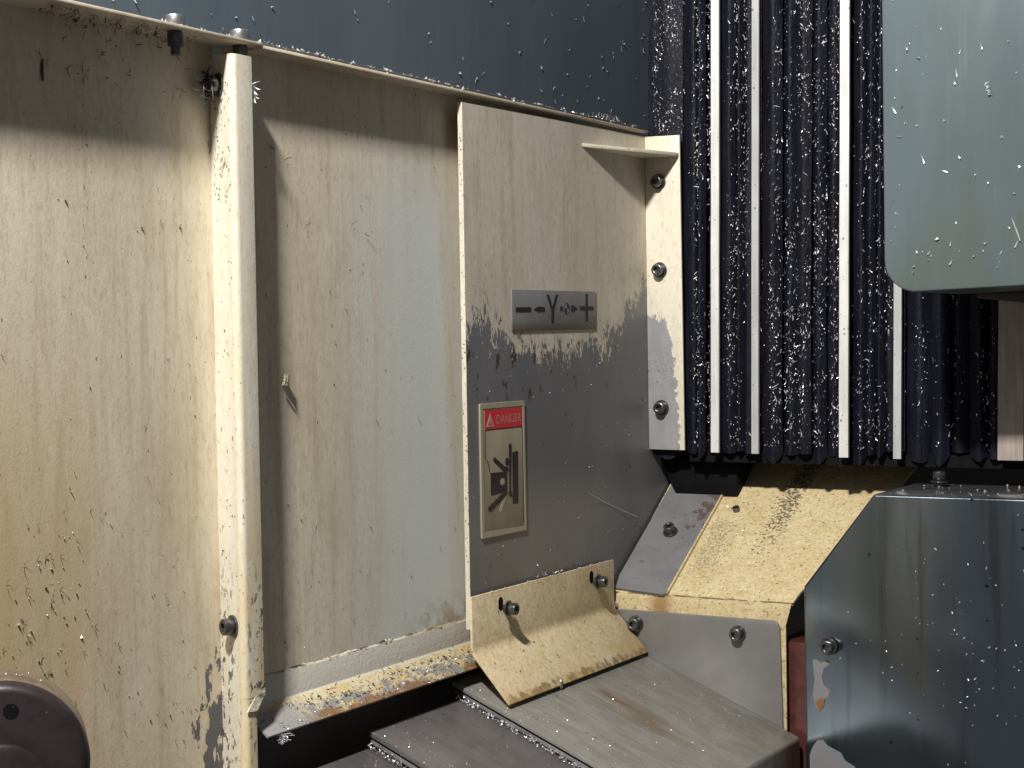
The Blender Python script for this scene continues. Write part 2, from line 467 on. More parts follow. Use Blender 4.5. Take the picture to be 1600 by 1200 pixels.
def frombm(name, bm, mat, parent=None, smooth_angle=None, origin=None):
    bmesh.ops.recalc_face_normals(bm, faces=bm.faces)
    bm.verts.ensure_lookup_table()
    vs_ = [v.co.copy() for v in bm.verts]
    for i, v in enumerate(bm.verts):
        v.index = i
    fs = [[v.index for v in f.verts] for f in bm.faces]
    bm.free()
    o = make(name, vs_, fs, mat, parent, False, origin)
    if smooth_angle:
        for p in o.data.polygons:
            p.use_smooth = True
        o.data.set_sharp_from_angle(angle=math.radians(smooth_angle))
    return o

def thing(name, label, cat, loc, group=None):
    o = bpy.data.objects.new(name, None)
    o.empty_display_size = .02
    COL.objects.link(o)
    o.location = loc
    o["label"] = label
    o["category"] = cat
    if group:
        o["group"] = group
    return o

def tag(o, label=None, cat=None, kind=None, group=None):
    if label:
        o["label"] = label
    if cat:
        o["category"] = cat
    if kind:
        o["kind"] = kind
    if group:
        o["group"] = group
    return o

def prism_bm(poly, axis, a, b, bevel=0.0, seg=2):
    """poly: 2D outline in the two other axes (order x,y,z without axis), extruded a..b"""
    bm = bmesh.new()
    def P(u, v, w):
        return {'x': (w, u, v), 'y': (u, w, v), 'z': (u, v, w)}[axis]
    A = [bm.verts.new(P(u, v, a)) for u, v in poly]
    B = [bm.verts.new(P(u, v, b)) for u, v in poly]
    bm.faces.new(A)
    bm.faces.new(B)
    k = len(poly)
    for i in range(k):
        bm.faces.new((A[i], A[(i + 1) % k], B[(i + 1) % k], B[i]))
    bmesh.ops.recalc_face_normals(bm, faces=bm.faces)
    if bevel:
        es = [e for e in bm.edges if len(e.link_faces) == 2 and e.calc_face_angle(0) > math.radians(35)]
        bmesh.ops.bevel(bm, geom=es, offset=bevel, segments=seg, profile=.5, affect='EDGES', clamp_overlap=True)
    return bm

def prism(name, poly, axis, a, b, mat, parent=None, bevel=0.0, seg=2, origin=None):
    return frombm(name, prism_bm(poly, axis, a, b, bevel, seg), mat, parent, 40, origin)

def box(name, x0, x1, y0, y1, z0, z1, mat, parent=None, bevel=0.0, origin=None):
    return prism(name, [(x0, y0), (x1, y0), (x1, y1), (x0, y1)], 'z', z0, z1, mat, parent, bevel, 2, origin)

def fillet(pts, r, k=5):
    out = [Vector(pts[0])]
    for i in range(1, len(pts) - 1):
        p0, p, p1 = Vector(pts[i - 1]), Vector(pts[i]), Vector(pts[i + 1])
        a, b = (p0 - p).normalized(), (p1 - p).normalized()
        for j in range(k + 1):
            t = j / k
            out.append((p + a * r) * (1 - t) ** 2 + p * 2 * t * (1 - t) + (p + b * r) * t ** 2)
    out.append(Vector(pts[-1]))
    return out

def sheet_outline(pts, t, r=0.003):
    """2D outline of a bent sheet: polyline with thickness t laid to its left side"""
    p = fillet(pts, r) if len(pts) > 2 else [Vector(q) for q in pts]
    off = []
    for i in range(len(p)):
        a = (p[i] - p[max(i - 1, 0)])
        b = (p[min(i + 1, len(p) - 1)] - p[i])
        a = a.normalized() if a.length > 1e-9 else b.normalized()
        b = b.normalized() if b.length > 1e-9 else a
        n1, n2 = Vector((-a.y, a.x)), Vector((-b.y, b.x))
        m = (n1 + n2).normalized()
        off.append(p[i] + m * (t / max(.3, m.dot(n1))))
    return [tuple(q) for q in p] + [tuple(q) for q in reversed(off)]

def rounded(poly, r, k=6):
    """round the corners of a closed outline; r may be a list"""
    out = []
    m = len(poly)
    for i in range(m):
        rr = r[i] if isinstance(r, (list, tuple)) else r
        p0, p, p1 = Vector(poly[i - 1]), Vector(poly[i]), Vector(poly[(i + 1) % m])
        if rr <= 0:
            out.append(tuple(p))
            continue
        a, b = (p0 - p).normalized(), (p1 - p).normalized()
        ang = a.angle(b)
        d = rr / math.tan(ang / 2)
        c = p + (a + b).normalized() * (rr / math.sin(ang / 2))
        s, e = p + a * d - c, p + b * d - c
        for j in range(k + 1):
            v = s.slerp(e, j / k) if s.length else s
            out.append(tuple(c + v.normalized() * rr))
    return out

# ---- socket head screw: unit built once along +z, seat at 0
def ring(bm, r, z, k=24, hexa=False, flat=False):
    vs_ = []
    for i in range(k):
        a = 2 * math.pi * i / k
        rr = r
        if hexa:
            b = (a % (math.pi / 3)) - math.pi / 6
            rr = r * math.cos(math.pi / 6) / math.cos(b)
        vs_.append(bm.verts.new((rr * math.cos(a), rr * math.sin(a), z)))
    return vs_

def loft(rings):
    bm = bmesh.new()
    rs = [ring(bm, *r) if not isinstance(r, dict) else ring(bm, r['r'], r['z'], 24, True) for r in rings]
    for A, B in zip(rs, rs[1:]):
        for i in range(24):
            bm.faces.new((A[i], A[(i + 1) % 24], B[(i + 1) % 24], B[i]))
    bm.faces.new(rs[0])
    bm.faces.new(rs[-1])
    return bm

def mesh_of(name, bm, mat, ang=35):
    o = frombm(name, bm, mat, None, ang)
    me = o.data
    bpy.data.objects.remove(o)
    return me

R0 = .0065
HEAD = mesh_of("screw_head", loft([(.0042, 0), (R0 * .97, .0001), (R0, .0006), (R0, .0068), (R0 * .96, .0076), (R0 * .86, .0080), (R0 * .62, .0080), {'r': R0 * .56, 'z': .0076}, {'r': R0 * .54, 'z': .0040}]), SCREW)
HEAD_S = HEAD.copy()
HEAD_S.materials[0] = STEEL
WASH = mesh_of("washer", loft([(.0085, 0), (.0087, .0003), (.0087, .0014), (.0084, .0017), (.0048, .0017), (.0046, .0004)]), SCREW)
SHANK = mesh_of("screw_shank", loft([(.0040, -.002), (.0040, .0), (.0040, .0100), (.0038, .0105)]), SCREW)

def put(name, me, loc, axis, parent, scale=1.0, spin=0.0, mat=None):
    q = Vector(axis).to_track_quat('Z', 'Y')
    o = bpy.data.objects.new(name, me)
    COL.objects.link(o)
    o.parent = parent
    Mx = Matrix.Translation(Vector(loc) - base(parent)) @ q.to_matrix().to_4x4() @ Matrix.Rotation(spin, 4, 'Z') @ Matrix.Scale(scale, 4)
    o.matrix_local = Mx
    return o

def screw(loc, axis, parent, scale=1.0, washer=True, lift=0.0):
    ax = Vector(axis).normalized()
    loc = Vector(loc)
    h = .0015 * scale if washer else 0
    s = put("screw", HEAD, loc + ax * (h + lift), ax, parent, scale, random.uniform(0, 1))
    if washer:
        w = bpy.data.objects.new("washer", WASH)
        COL.objects.link(w)
        w.parent = s
        w.matrix_local = Matrix.Translation((0, 0, -(h + lift * .25) / scale))
    if lift:
        w = bpy.data.objects.new("shank", SHANK)
        COL.objects.link(w)
        w.parent = s
        w.matrix_local = Matrix.Translation((0, 0, -.0095))
    return s

# ---- swarf
class Chips:
    def __init__(s):
        s.v, s.f = [], []

    def strip(s, p, nrm, tan, L, w, curl, lift=.0003, twist=0.0, seg=4):
        nrm = Vector(nrm).normalized()
        tan = (Vector(tan) - nrm * Vector(tan).dot(nrm)).normalized()
        b = nrm.cross(tan)
        p = Vector(p) + nrm * lift
        i0 = len(s.v)
        for k in range(seg + 1):
            t = k / seg - .5
            if abs(curl) > .05:
                R = L / curl
                a = curl * t
                q = p + tan * (R * math.sin(a)) + nrm * (R * (1 - math.cos(a)) if R > 0 else 0)
            else:
                q = p + tan * (L * t)
            ww = w * (.55 + .45 * math.cos(t * 2.4)) * .5
            ang = twist * t
            bb = b * math.cos(ang) + nrm * math.sin(ang)
            up = nrm * (w * .22)
            s.v.append(q - bb * ww)
            s.v.append(q + up)
            s.v.append(q + bb * ww)
        for k in range(seg):
            a = i0 + 3 * k
            s.f.append((a, a + 1, a + 4, a + 3))
            s.f.append((a + 1, a + 2, a + 5, a + 4))

    def crumb(s, p, nrm, r):
        nrm = Vector(nrm).normalized()
        i0 = len(s.v)
        p = Vector(p) + nrm * r * .35
        for d in ((1, 0, 0), (-1, 0, 0), (0, 1, 0), (0, -1, 0), (0, 0, 1), (0, 0, -1)):
            v = Vector(d) + Vector((random.uniform(-.45, .45), random.uniform(-.45, .45), random.uniform(-.45, .45)))
            s.v.append(p + v * r * random.uniform(.5, 1.1))
        for a, b, c in ((0, 2, 4), (2, 1, 4), (1, 3, 4), (3, 0, 4), (2, 0, 5), (1, 2, 5), (3, 1, 5), (0, 3, 5)):
            s.f.append((i0 + a, i0 + b, i0 + c))

    def coil(s, p, nrm, tan, r, turns, pitch, w):
        nrm = Vector(nrm).normalized()
        tan = (Vector(tan) - nrm * Vector(tan).dot(nrm)).normalized()
        b = nrm.cross(tan)
        k = int(10 * turns)
        i0 = len(s.v)
        p = Vector(p) + nrm * r
        for j in range(k + 1):
            a = 2 * math.pi * j / 10
            q = p + tan * (pitch * j / 10) + (b * math.cos(a) + nrm * math.sin(a)) * r * (1 - .3 * j / k)
            s.v.append(q - tan * w / 2)
            s.v.append(q + tan * w / 2)
        for j in range(k):
            a = i0 + 2 * j
            s.f.append((a, a + 1, a + 3, a + 2))

    def build(s, name, mat, label, parent=None):
        if not s.v:
            return None
        o = make(name, s.v, s.f, mat, None, False, tuple(s.v[0]))
        tag(o, label, "swarf", "stuff")
        return o

def rvec():
    return Vector((random.gauss(0, 1), random.gauss(0, 1), random.gauss(0, 1)))

# ================================================================== SETTING
mb = box("machine_base", -.30, 1.2, .40, 2.4, -.34, -.28, CAVE, None, .003, (0, 1.4, -.34))
tag(mb, "dark machine base below the covers", None, "structure")

up = make("back_wall", [(-.09, .55, .70), (-.09, 2.45, .70), (-.09, 2.45, 1.45), (-.09, .55, 1.45),
                        (-.094, .55, .70), (-.094, 2.45, .70), (-.094, 2.45, 1.45), (-.094, .55, 1.45)],
          [(0, 1, 2, 3), (7, 6, 5, 4), (0, 3, 7, 4), (1, 5, 6, 2), (3, 2, 6, 7), (0, 4, 5, 1)], UPPER, None, False, (-.09, 1.4, .70))
tag(up, "dark blue-grey upper wall behind the cream panel's top edge", None, "structure")
rear = box("rear_wall", -.35, 1.0, 2.30, 2.33, .05, 1.45, CAVE, None, 0, (0, 2.3, .05))
tag(rear, "dark rear wall behind the bellows", None, "structure")

# ================================================================== CREAM ENCLOSURE WALL
wall = thing("enclosure_wall", "long cream painted steel wall streaked with coolant, behind the upright post", "wall panel", (0, 1.0, .15))
box("sheet", -.0285, -.0255, .66, 1.0376, -.28, .8292, WALL, wall)
box("sheet", -.0158, -.0128, 1.0380, 1.60, .334, .8277, WALL, wall)
box("top_flange", -.06, .0080, .66, 1.0580, .8292, .8320, WALL, wall, .0006)
box("top_flange", -.06, .0075, 1.0585, 1.748, .8277, .8304, WALL, wall, .0006)
box("capping_strip", -.06, .0060, 1.0585, 1.748, .8307, .8328, CAVE, wall, .0004)
lf = prism("lower_flange", sheet_outline([(-.0136, .335), (-.0136, .3129), (.0112, .2942)], .0022, .002), 'y', 1.0421, 1.45, FLANGE, wall, .0003)
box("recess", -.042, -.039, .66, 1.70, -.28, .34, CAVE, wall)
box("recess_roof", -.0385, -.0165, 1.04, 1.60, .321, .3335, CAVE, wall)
# cracked sealant bead along the seam
vb, fb = [], []
K = 90
for i in range(K + 1):
    t = i / K
    y = 1.0421 + t * (1.3535 - 1.0421)
    j = mnoise.noise((y * 40, 0, 3)) * .0013 + mnoise.noise((y * 160, 1, 3)) * .0007
    r = .0018 + .0007 * mnoise.noise((y * 60, 5, 0)) + .0008 * mnoise.noise((y * 220, 5, 0))
    for k in range(7):
        a = -math.pi / 2 + math.pi * k / 6
        vb.append((r * .85 * math.cos(a) - .0131, y, .3345 + j + r * 1.25 * math.sin(a)))
for i in range(K):
    for k in range(6):
        a = i * 7 + k
        fb.append((a, a + 1, a + 8, a + 7))
make("sealant_bead", vb, fb, SEAL, wall, True)
for yy in (.9690, 1.0434):
    zz = .8320
    b = put("bolt", HEAD_S, (-.0026, yy, zz), (0, 0, 1), wall, 1.12)
    put_n = prism("nut", [(-.0026 + .0062 * math.cos(a), yy + .0062 * math.sin(a)) for a in [math.pi / 3 * k for k in range(6)]], 'z', .8180, .8291, SCREW, wall, .0005)
    q = loft([(.0036, .8117), (.0036, .8182)])
    for v in q.verts:
        v.co.x += -.0026
        v.co.y += yy
    frombm("bolt_end", q, SCREW, wall, 40)

# ================================================================== POST
post = thing("upright_post", "narrow cream upright post screwed to the wall, yellowed along its bend", "post", (0, 1.0167, .12))
up_poly = rounded([(-.0256, 1.0335), (.0104, 1.0167), (.0104, 1.0416), (-.0256, 1.0416)], [0, .0042, .0012, 0], 5)
prism("upper_channel", up_poly, 'z', .3290, .8188, POST, post)
lo_poly = rounded([(-.0256, 1.0335), (.0102, 1.0167), (.0102, 1.0320), (-.0256, 1.0396)], [0, .0042, .0012, 0], 5)
prism("lower_channel", lo_poly, 'z', -.28, .3288, POST, post)
# torn corner flap at the joint
make("bent_tab", [(0.0105, 1.0304, 0.3294), (0.0105, 1.0418, 0.3381), (0.0105, 1.0418, 0.3294), (0.0114, 1.0188, 0.3193), (0.0116, 1.0304, 0.3183),
                  (0.0095, 1.0304, 0.3294), (0.0095, 1.0418, 0.3381), (0.0095, 1.0418, 0.3294), (0.0104, 1.0188, 0.3193), (0.0106, 1.0304, 0.3183)],
     [(0, 2, 1), (0, 3, 4), (0, 4, 2), (5, 6, 7), (5, 9, 8), (5, 7, 9), (0, 1, 6, 5), (3, 0, 5, 8), (4, 3, 8, 9), (2, 4, 9, 7), (1, 2, 7, 6)], SEAL, post)
PN = (-.42, -.9, 0)
def py(x):
    return 1.0167 + (.0104 - x) * .466
screw((-.0047, py(-.0047), .3834), PN, post, 1.0)
screw((-.0108, py(-.0108), .7975), PN, post, 1.06)

# ================================================================== LAPPED PANEL
panel = thing("lapped_panel", "cream flat panel worn to bare grey in its lower half, carrying the two signs", "panel", (0, 1.5, .33))
pm = bmesh.new()
# slightly wavy free edge
pp = [(1.354, .33)]
for i in range(1, 40):
    pp.append((1.354 + .0005 * mnoise.noise((i * 1.7, 0, 0)), .33 + (.8195 - .33) * i / 40))
pp += [(1.354, .8195), (1.745, .8235), (2.25, .8235), (2.25, .33)]
pm.free()
prism("panel_sheet", pp, 'x', .0002, .0052, PANEL, panel)

# ---- axis sign
def glyph(name, pts, mat, parent, oy, oz, x, t=.00022):
    return prism(name, [(oy + u / 1000, oz + v / 1000) for u, v in pts], 'x', x, x + t, mat, parent)

sign = thing("axis_sign", "small grey plate marked with minus, arrows, letter Y and plus", "sign", (.0052, 1.4393, .6075))
SY, SZ = 1.4393, .6075
prism("sign_plate", [(SY - .001, SZ), (SY + .1755, SZ + .0015), (SY + .1755, SZ + .0410), (SY - .001, SZ + .0405)], 'x', .0050, .0064, AXISF, sign, .0003)
X = .00645
glyph("minus_mark", [(5.6, 18.6), (35.7, 18.9), (35.7, 23.5), (5.6, 23.2)], INK, sign, SY, SZ, X)
glyph("left_arrow", [(41.4, 21.2), (52.5, 17.9), (52.5, 19.0), (63.8, 19.2), (63.8, 24.1), (52.5, 23.9), (52.5, 24.9)], INK, sign, SY, SZ, X)
glyph("letter_y", [(67.6, 36.4), (77.3, 20.6), (77.4, 7.5), (82.8, 7.5), (83.0, 20.6), (92.2, 36.6), (87.2, 36.6), (80.2, 24.2), (72.9, 36.4)], INK, sign, SY, SZ, X)
glyph("dash_mark", [(96, 19.9), (102, 19.9), (102, 24.7), (96, 24.7)], INK, sign, SY, SZ, X)
cx_, cy_ = 110.5, 22.5
for q0 in (0, math.pi):
    pts = [(cx_, cy_)] + [(cx_ + 5.8 * math.cos(q0 + math.pi / 2 * k / 6), cy_ + 6.1 * math.sin(q0 + math.pi / 2 * k / 6)) for k in range(7)]
    glyph("datum_quarter", pts, INK, sign, SY, SZ, X)
rg_o = [(cx_ + 5.8 * math.cos(a), cy_ + 6.1 * math.sin(a)) for a in [2 * math.pi * k / 28 for k in range(29)]]
rg_i = [(cx_ + 5.2 * math.cos(a), cy_ + 5.5 * math.sin(a)) for a in [-2 * math.pi * k / 28 for k in range(29)]]
glyph("datum_ring", rg_o[:-1] + rg_o[:1] + [(u + .001, v) for u, v in rg_i], INK, sign, SY, SZ, X, .0002)
for q0 in (math.pi / 2, math.pi * 1.5):
    pts = [(cx_, cy_)] + [(cx_ + 5.1 * math.cos(q0 + math.pi / 2 * k / 6), cy_ + 5.4 * math.sin(q0 + math.pi / 2 * k / 6)) for k in range(7)]
    glyph("datum_quarter_pale", pts, SIGN_G, sign, SY, SZ, X, .00015)
glyph("right_arrow", [(119.6, 19.6), (124.7, 18.6), (134.2, 22.6), (124.7, 26.4), (119.6, 25.2)], INK, sign, SY, SZ, X)
glyph("plus_mark", [(139.8, 20.8), (152.9, 20.8), (152.9, 8.9), (157.2, 8.9), (157.2, 20.9), (169.9, 20.9), (169.9, 25.5), (157.2, 25.5), (157.2, 38.3), (152.9, 38.3), (152.9, 25.4), (139.8, 25.4)], INK, sign, SY, SZ, X)

# ---- danger sign
dsg = thing("danger_sign", "upright tan warning plate with red DANGER header and crushing pictogram", "sign", (.0052, 1.3757, .4115))
DY, DZ = 1.3757, .4115
prism("sign_plate", rounded([(DY - .0015, DZ + .0005), (DY + .0833, DZ + .0005), (DY + .0830, DZ + .1280), (DY - .0012, DZ + .1280)], .002, 3), 'x', .0050, .0066, DANGF, dsg, .0004)
X = .00665
glyph("red_header", [(7.2, 103.4), (77.2, 103.4), (77.6, 121.5), (7.1, 121.5)], SIGN_R, dsg, DY, DZ, X, .0002)
for nm, pts in (("border_strip", [(-1.2, 123.0), (82.8, 123.0), (82.8, 127.6), (-1.2, 127.6)]),
                ("border_strip", [(-1.4, 1.0), (82.8, 1.0), (82.8, 5.2), (-1.4, 7.0)]),
                ("border_strip", [(-1.3, 7.1), (3.4, 7.0), (3.6, 122.9), (-1.2, 122.9)]),
                ("border_strip", [(79.6, 5.4), (82.9, 5.4), (82.7, 122.9), (79.4, 122.9)])):
    glyph(nm, pts, SIGN_B, dsg, DY, DZ, X, .00035)
for pts in ([(6.3, 76), (7.0, 76), (7.9, 103.2), (7.2, 103.2)], [(6.3, 75.6), (7.2, 75.4), (12.4, 72.4), (15.3, 63.2), (14.4, 62.8), (11.6, 71.8)],
            [(77.3, 103.2), (78.0, 103.2), (79.0, 8.4), (78.3, 8.4)], [(7.1, 102.7), (77.2, 102.7), (77.2, 103.3), (7.1, 103.3)]):
    glyph("outline", pts, INK, dsg, DY, DZ, X, .0002)
glyph("warning_triangle", [(9.6, 105.8), (23.8, 105.8), (16.7, 118.0)], SIGN_L, dsg, DY, DZ, X + .0002, .00015)
glyph("triangle_centre", [(13.0, 107.4), (20.4, 107.4), (16.7, 114.2)], SIGN_R, dsg, DY, DZ, X + .00035, .0001)
glyph("exclamation_mark", [(16.1, 108.6), (17.3, 108.6), (17.8, 113.0), (15.6, 113.0)], SIGN_L, dsg, DY, DZ, X + .00045, .0001)
glyph("raised_bar", [(51.0, 42.0), (54.0, 43.1), (56.2, 82), (56.2, 86), (54.5, 87.6), (52.4, 87.6), (51.2, 86)], INK, dsg, DY, DZ, X)
glyph("press_wall", [(57.2, 28.8), (67.8, 28.4), (68.6, 79.5), (57.6, 78.9)], INK, dsg, DY, DZ, X)
glyph("figure_arm", [(24.3, 76.4), (21.6, 75.0), (21.8, 72.5), (40.2, 61.4), (49.6, 60.8), (49.6, 65.0), (43.0, 66.0)], INK, dsg, DY, DZ, X)
glyph("figure_head", [(47.4 + 3.4 * math.cos(a), 70.4 + 4.1 * math.sin(a)) for a in [2 * math.pi * k / 16 for k in range(16)]], INK, dsg, DY, DZ, X)
glyph("moving_block", [(16.2, 40.4), (46.7, 41.7), (47.4, 61.0), (16.1, 61.8)], INK, dsg, DY, DZ, X)
glyph("impact_star", [(37.8 + (5.6 if k % 2 == 0 else 3.3) * math.cos(2 * math.pi * k / 14), 51.8 + (3.9 if k % 2 == 0 else 2.3) * math.sin(2 * math.pi * k / 14)) for k in range(14)], SIGN_L, dsg, DY, DZ, X + .0002, .0002)
glyph("figure_leg", [(47.5, 41.4), (37.0, 40.4), (11.0, 29.4), (10.8, 26.6), (13.6, 25.0), (18.4, 26.4), (44.5, 37.6)], INK, dsg, DY, DZ, X + .0001)
glyph("pale_leg", [(46.3, 38.4), (40.4, 36.6), (30.6, 24.6), (32.4, 22.2), (35.2, 23.0)], SIGN_L, dsg, DY, DZ, X + .00005)
glyph("figure_foot", [(50.4, 42), (54.2, 43), (56.0, 37), (53.0, 35.4), (50.2, 38)], INK, dsg, DY, DZ, X + .00007)
fc = bpy.data.curves.new("lettering", 'FONT')
fc.body = "DANGER"
fc.size = .0118
fc.offset = -.00012
fo = bpy.data.objects.new("lettering_tmp", fc)
COL.objects.link(fo)
bpy.context.view_layer.update()
tm = bpy.data.meshes.new_from_object(fo.evaluated_get(bpy.context.evaluated_depsgraph_get()))
bpy.data.objects.remove(fo)
wmax = max(v.co.x for v in tm.vertices)
sx = .0476 / wmax
tv = [(X + .00035, DY + .0274 + v.co.x * sx, DZ + .1080 + v.co.y) for v in tm.vertices]
make("lettering", tv, [list(p.vertices) for p in tm.polygons], SIGN_L, dsg)

# ================================================================== DEFLECTOR
dfl = thing("deflector_plate", "bent yellow-cream deflector plate with two slotted screws below the danger sign", "deflector plate", (.01, 1.49, .26))
prism("bent_sheet", sheet_outline([(.0115, .3625), (.0115, .3100), (.0512, .2650)], .0024, .006), 'y', 1.3425, 1.6330, DEFLECT, dfl, .0005)
for yy, zz in ((1.4008, .3439), (1.5871, .3453)):
    sl = rounded([(yy - .0125, zz - .001), (yy - .0045, zz - .001), (yy - .0045, zz + .0115), (yy - .0125, zz + .0115)], .0038, 5)
    prism("slot", [(u + .002, v) for u, v in sl], 'x', .0128, .01412, BLACK, dfl)
    screw((.0137, yy, zz), (1, 0, 0), dfl, .88, True, .006)
bd = bmesh.new()
bmesh.ops.create_icosphere(bd, subdivisions=2, radius=.0030)
for v in bd.verts:
    v.co = Vector((v.co.x * .8, v.co.y * .7, v.co.z * 1.7)) + Vector((.0515, 1.4420, .2672))
frombm("solder_drop", bd, STEEL, dfl, 60)
bd = bmesh.new()
bmesh.ops.create_icosphere(bd, subdivisions=1, radius=.0050)
for v in bd.verts:
    v.co = v.co * random.uniform(.7, 1.2) + Vector((.013, 1.6370, .3135))
o_ = frombm("metal_nugget", bd, STEEL, None, 30, (.013, 1.637, .309))
tag(o_, "bright metal chip lodged at the deflector's upper corner", "metal chip")

# ================================================================== BRACKET BY THE BELLOWS
brk = thing("bellows_bracket", "tall narrow cream bracket with three screws holding the bellows edge", "bracket", (.005, 1.7414, .4735))
prism("face_plate", [(.0054, .4735), (.0490, .4732), (.0478, .8226), (.0054, .8234)], 'y', 1.7414, 1.7444, BRACKET, brk, .0004)
prism("gusset_shelf", [(.0054, 1.5896), (.0054, 1.7412), (.0470, 1.7412), (.0470, 1.7360)], 'z', .7990, .8030, BRACKET, brk, .0005)
for zz in (.7724, .6741, .5203):
    screw((.0222, 1.7414, zz), (0, -1, 0), brk, 1.0, True, .001)

# ================================================================== BELLOWS
bel = thing("bellows", "black pleated bellows flecked with swarf, stiffened by pale metal laths", "bellows", (.2, 1.76, .4735))
ZB, ZT = .4740, 1.30
LEAN = .0145
RIDGES = [.025, .058, .067, .078, .102, .113, .1235, .152, .170, .187, .203, .218, .228, .250, .261, .271, .281, .313, .334, .352, .375, .388, .432, .455, .48, .505]
def wid(i):
    a = RIDGES[i - 1] if i else RIDGES[0] - .052
    b = RIDGES[i + 1] if i < len(RIDGES) - 1 else RIDGES[-1] + .025
    return (RIDGES[i] + a) / 2, (RIDGES[i] + b) / 2
RY = [1.7400 + random.uniform(0, .007) + (.006 if i in (19, 11) else 0) + (.008 if i < 1 else 0) for i in range(len(RIDGES))]
DEP = [random.uniform(.55, 1.15) for i in RIDGES]
def fold_depth(i, h):
    return min(.013, .004 + h * .5) * DEP[i] * (.3 if i == 0 else 1)
def ridge_y(i):
    return RY[i]
def bel_y(x, zlean):
    for i in range(len(RIDGES)):
        a, b = wid(i)
        if a <= x < b:
            ry = ridge_y(i)
            h = (b - a) / 2
            d = abs(x - RIDGES[i]) / max(h, 1e-4)
            return ry + .0010 + min(1, d) ** 1.3 * fold_depth(i, h), (1 if x > RIDGES[i] else -1) * min(1, d)
    return 1.77, 0
for i in range(len(RIDGES)):
    a, b = wid(i)
    ry = ridge_y(i)
    random.seed(300 + i)
    h = (b - a) / 2
    dep = fold_depth(i, h)
    drop = random.choice([0, .001, .003, .006, .010, .013])
    us = [-1, -.8, -.5, -.25, -.1, .1, .25, .5, .8, 1]
    NZ = 60
    vv, ff = [], []
    zb = ZB + random.uniform(-.004, .003)
    for k in range(NZ + 1):
        t = k / NZ
        for u in us:
            x = (RIDGES[i] + u * (RIDGES[i] - a) if u < 0 else RIDGES[i] + u * (b - RIDGES[i]))
            tip = -drop * math.cos(u * 1.4) + .0015 * mnoise.noise((x * 60, i, 0))
            zz = (zb + tip) * (1 - t) + ZT * t
            wob = .0016 * mnoise.noise((x * 60, zz * 14, i * 3.1)) + .0006 * mnoise.noise((x * 160, zz * 50, i))
            y = ry + (abs(u) ** 1.3) * dep + wob
            vv.append((x + LEAN * (zz - ZB) + .0010 * mnoise.noise((zz * 9, i * 2.2, 7)), y, zz))
    m = len(us)
    for k in range(NZ):
        for j in range(m - 1):
            q = k * m + j
            ff.append((q, q + 1, q + m + 1, q + m))
    make("pleat", vv, ff, CLOTH, bel, True)
make("backing_cloth", [(-.01, 1.790, ZB + .01), (.56, 1.790, ZB + .01), (.56, 1.790, ZT), (-.01, 1.790, ZT), (-.01, 1.794, ZB + .01), (.56, 1.794, ZB + .01), (.56, 1.794, ZT), (-.01, 1.794, ZT)],
     [(0, 1, 2, 3), (4, 7, 6, 5), (0, 4, 5, 1)], BLACK, bel)
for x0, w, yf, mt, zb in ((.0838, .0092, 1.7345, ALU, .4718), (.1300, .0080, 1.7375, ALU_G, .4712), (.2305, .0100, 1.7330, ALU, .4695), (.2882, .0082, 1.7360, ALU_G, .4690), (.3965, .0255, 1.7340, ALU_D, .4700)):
    vv = []
    for k in range(13):
        z = zb + (ZT - zb) * k / 12
        dx = LEAN * (z - ZB) + .0004 * mnoise.noise((z * 11, x0 * 90, 0))
        for xx, yy in ((x0, yf), (x0 + w, yf), (x0 + w, yf + .0035), (x0, yf + .0035)):
            vv.append((xx + dx, yy, z))
    ff = [(0, 3, 2, 1), (48, 49, 50, 51)]
    for k in range(12):
        for j in range(4):
            ff.append((k * 4 + j, k * 4 + (j + 1) % 4, k * 4 + 4 + (j + 1) % 4, k * 4 + 4 + j))
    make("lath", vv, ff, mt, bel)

# hanging rubber block under the bellows end
box("hidden_shade_bar", .050, .440, 1.7530, 1.8000, .4600, .4730, BLACK, bel)  # hidden bar added to stop light leaking between pleats and darken the chute
blk = prism("rubber_block", [(.0010, .4690), (.0230, .4215), (.098, .4215), (.098, .4690)], 'y', 1.7720, 1.860, BLACK, None, .001, 2, (.05, 1.80, .4215))
tag(blk, "black tapered rubber block hanging under the bellows beside the worn panel", "rubber block")
bm_ = prism("dark_rear_beam", [(.0985, .500), (.0985, .4730), (.40, .4730), (.43, .4300), (.56, .4300), (.56, .500)], 'y', 1.8000, 1.90, BLACK, None, .001, 2, (.3, 1.85, .43))  # right end is a dark part; the rest is added to darken the shade
tag(bm_, "black beam behind the bellows, its rear length added to darken the shade", "beam")

# ================================================================== CHUTE
SL = (.4215 - .327) / (1.7773 - 1.638)
def chz(y):
    return .3268 + SL * (y - 1.6385)
NRM = Vector((0, -SL, 1)).normalized()
chute = thing("sloping_chute", "sloping yellow chute plate with speckled oily run under the bellows", "chute", (.1, 1.66, .2))
# sloped sheet whose right edge flares out with height
rightx = [(1.6385, .2130), (1.645, .2140), (1.653, .2160), (1.662, .2200), (1.675, .2285), (1.69, .2370), (1.72, .2480), (1.78, .2700), (1.86, .2950)]
vv, ff = [], []
NX = 10
for y, xr in rightx:
    for k in range(NX + 1):
        x = .0080 + (xr - .0080) * k / NX
        vv.append((x, y, chz(y)))
nv = len(vv)
vv += [tuple(Vector(v) - NRM * .0026) for v in vv]
for r in range(len(rightx) - 1):
    for k in range(NX):
        q = r * (NX + 1) + k
        ff.append((q, q + 1, q + NX + 2, q + NX + 1))
        ff.append((nv + q, nv + q + NX + 1, nv + q + NX + 2, nv + q + 1))
    q = r * (NX + 1) + NX
    ff.append((q, nv + q, nv + q + NX + 1, q + NX + 1))
    q = r * (NX + 1)
    ff.append((q, q + NX + 1, nv + q + NX + 1, nv + q))
